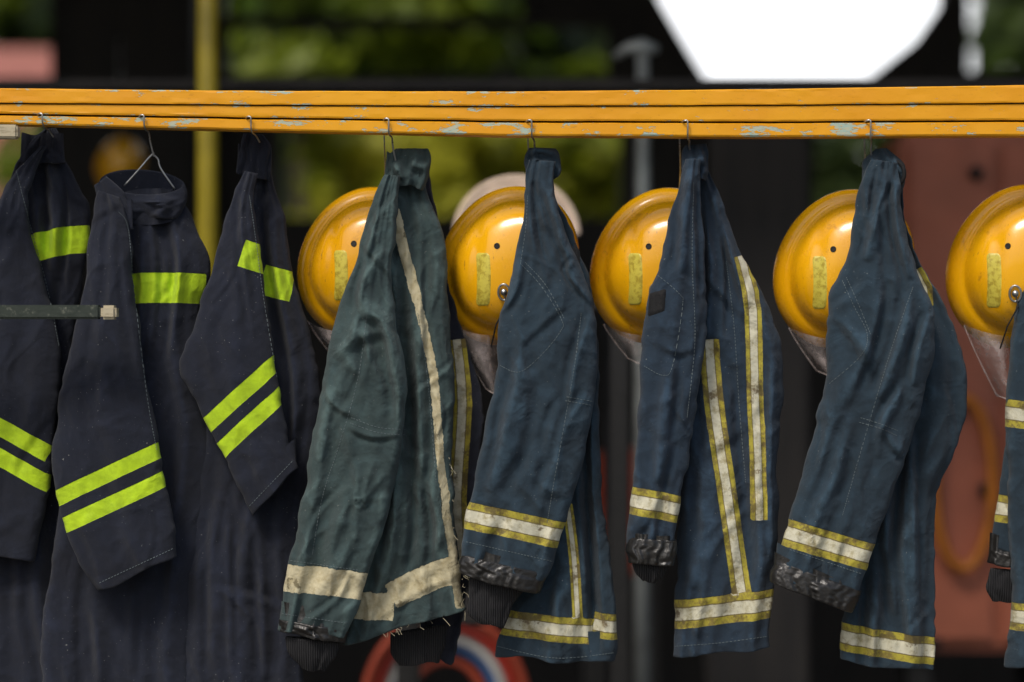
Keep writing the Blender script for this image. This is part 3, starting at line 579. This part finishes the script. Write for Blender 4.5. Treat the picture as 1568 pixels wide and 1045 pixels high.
def tree(x,y,h,cr,seed,mat,nleaf=9000,low=.35,top=.85):
    e=empty('broadleaf_tree'); r=random.Random(seed)
    tp=[Vector((x,y,0)),Vector((x+.08,y,h*.25)),Vector((x-.05,y+.1,h*.55)),Vector((x+.1,y,h*.85))]
    tube('trunk',tp,[h*.035,h*.027,h*.018,h*.006],M_bark,e,12); bl=[]
    for i in range(13):
        f=r.uniform(low*.7,top); a=r.uniform(0,6.28); st_=Vector((x,y,h*f)); en=st_+Vector((math.cos(a)*cr*r.uniform(.5,1),math.sin(a)*cr*r.uniform(.5,1),r.uniform(.0,.2)*h))
        tube('limb',[st_,(st_+en)/2+Vector((0,0,.1)),en],[h*.012,h*.008,h*.003],M_bark,e,8); bl.append((*en,cr*r.uniform(.25,.48)))
        m=(st_+en)/2; bl.append((*m,cr*r.uniform(.2,.35)))
    leaves('crown',bl,nleaf,.09,mat,e,seed); return e
tree(-1.0,9.8,5.0,1.1,1,M_l1,7000,.3); tree(.05,9.8,3.0,.75,2,M_l2,6000,.3,.6); tree(-.75,9.0,2.75,.6,3,M_l2,3000,.4,.75); tree(-.1,11.3,4.2,.8,7,M_l1,5000,.2)
tree(3.75,10.0,5.0,1.2,4,M_l1,6000,.3); tree(3.15,8.9,3.6,.5,5,M_l2,3000,.35); tree(-4.4,15.5,6.5,2.2,6,M_l1,8000,.2)
e=empty('hedge'); r=random.Random(3)
leaves('hedge_leaves',[(x_,12.5+r.uniform(-.4,.4),r.uniform(.3,1.75),r.uniform(.4,.7)) for x_ in np.arange(-7,8,.26)],16000,.12,M_l1,e,8)
e=empty('distant_woodland'); bl=[]
for x_ in np.arange(-10,12,.3):
    if -6.5<x_<-3.2: zt=2.3
    elif .62<x_<3.25: zt=2.6
    else: zt=6.0
    z_=.4
    while z_<zt:
        bl.append((x_+r.uniform(-.1,.1),15.5+r.uniform(-.5,.5),z_,r.uniform(.35,.5))); z_+=.42
leaves('woodland_leaves',bl,34000,.22,M_l3,e,9)
# small house with red roof, far left
e=empty('red_roof_house'); M_pw=simple('plaster',(.5,.32,.28),.8,.2,3); M_rr=simple('roof_tiles',(.36,.13,.10),.8,.25,14)
hx=-3.3; box('walls',hx-1.6,hx+.6,10.5,12.2,0,2.1,M_pw,e,.01)
me=D.meshes.new('roof'); me.from_pydata([(hx-1.9,10.2,2.02),(hx+.9,10.2,2.02),(hx+.9,12.6,2.02),(hx-1.9,12.6,2.02),(hx-1.9,11.4,2.92),(hx+.9,11.4,2.92)],[],[(0,1,5,4),(2,3,4,5),(0,4,3),(1,2,5),(3,2,1,0)]); me.materials.append(M_rr); o=D.objects.new('roof',me); COL.objects.link(o); o.parent=e
box('window',hx-.7,hx+.1,10.47,10.497,1.1,1.8,M_black,e,.005); box('door',hx-1.4,hx-.9,10.47,10.497,0.01,1.9,M_wall,e,.005)
tree(-3.9,13.6,5.2,1.3,12,M_l1,7000,.3)
# ------------------------------------------------------------ light, world, camera
EL,AZ=math.radians(50),math.radians(-150)
w=D.worlds.new('World'); S.world=w; w.use_nodes=True; nt=w.node_tree; bg=nt.nodes['Background']
sk=nt.nodes.new('ShaderNodeTexSky'); sk.sky_type='NISHITA'; sk.sun_disc=False; sk.sun_elevation=EL; sk.sun_rotation=AZ; sk.dust_density=4; sk.air_density=1.2; sk.ozone_density=1
tc=nt.nodes.new('ShaderNodeTexCoord'); sp=nt.nodes.new('ShaderNodeSeparateXYZ'); nt.links.new(tc.outputs['Generated'],sp.inputs[0])
nz=nt.nodes.new('ShaderNodeTexNoise'); nz.inputs['Scale'].default_value=2.2; nz.inputs['Detail'].default_value=4; nt.links.new(tc.outputs['Generated'],nz.inputs['Vector'])
ad=nt.nodes.new('ShaderNodeMath'); ad.operation='MULTIPLY_ADD'; nt.links.new(nz.outputs['Fac'],ad.inputs[0]); ad.inputs[1].default_value=.6; nt.links.new(sp.outputs['Y'],ad.inputs[2])
mr=nt.nodes.new('ShaderNodeMapRange'); mr.interpolation_type='SMOOTHSTEP'; mr.inputs[1].default_value=.35; mr.inputs[2].default_value=1.0; nt.links.new(ad.outputs[0],mr.inputs[0])
mx=nt.nodes.new('ShaderNodeMix'); mx.data_type='RGBA'; nt.links.new(mr.outputs[0],mx.inputs[0]); nt.links.new(sk.outputs[0],mx.inputs[6]); mx.inputs[7].default_value=(12.5,12.7,13,1)
nt.links.new(mx.outputs[2],bg.inputs[0]); bg.inputs[1].default_value=.12
sun=D.lights.new('sun','SUN'); sun.energy=1.8; sun.angle=math.radians(14); sun.color=(1,.96,.9); so=D.objects.new('sun',sun); COL.objects.link(so)
dv=Vector((math.sin(AZ)*math.cos(EL),math.cos(AZ)*math.cos(EL),math.sin(EL))); so.rotation_euler=dv.to_track_quat('Z','Y').to_euler(); so.location=(0,-3,6)
cam=D.cameras.new('camera'); co=D.objects.new('camera',cam); COL.objects.link(co); S.camera=co
co.location=CAM; co.rotation_euler=(math.pi/2,0,0); cam.sensor_width=36; cam.lens=36*CAMD/1.568; cam.clip_end=1000
cam.dof.use_dof=True; cam.dof.focus_distance=CAMD+.0; cam.dof.aperture_fstop=1.8
S.view_settings.view_transform='Standard'; S.view_settings.look='None'; S.view_settings.exposure=0
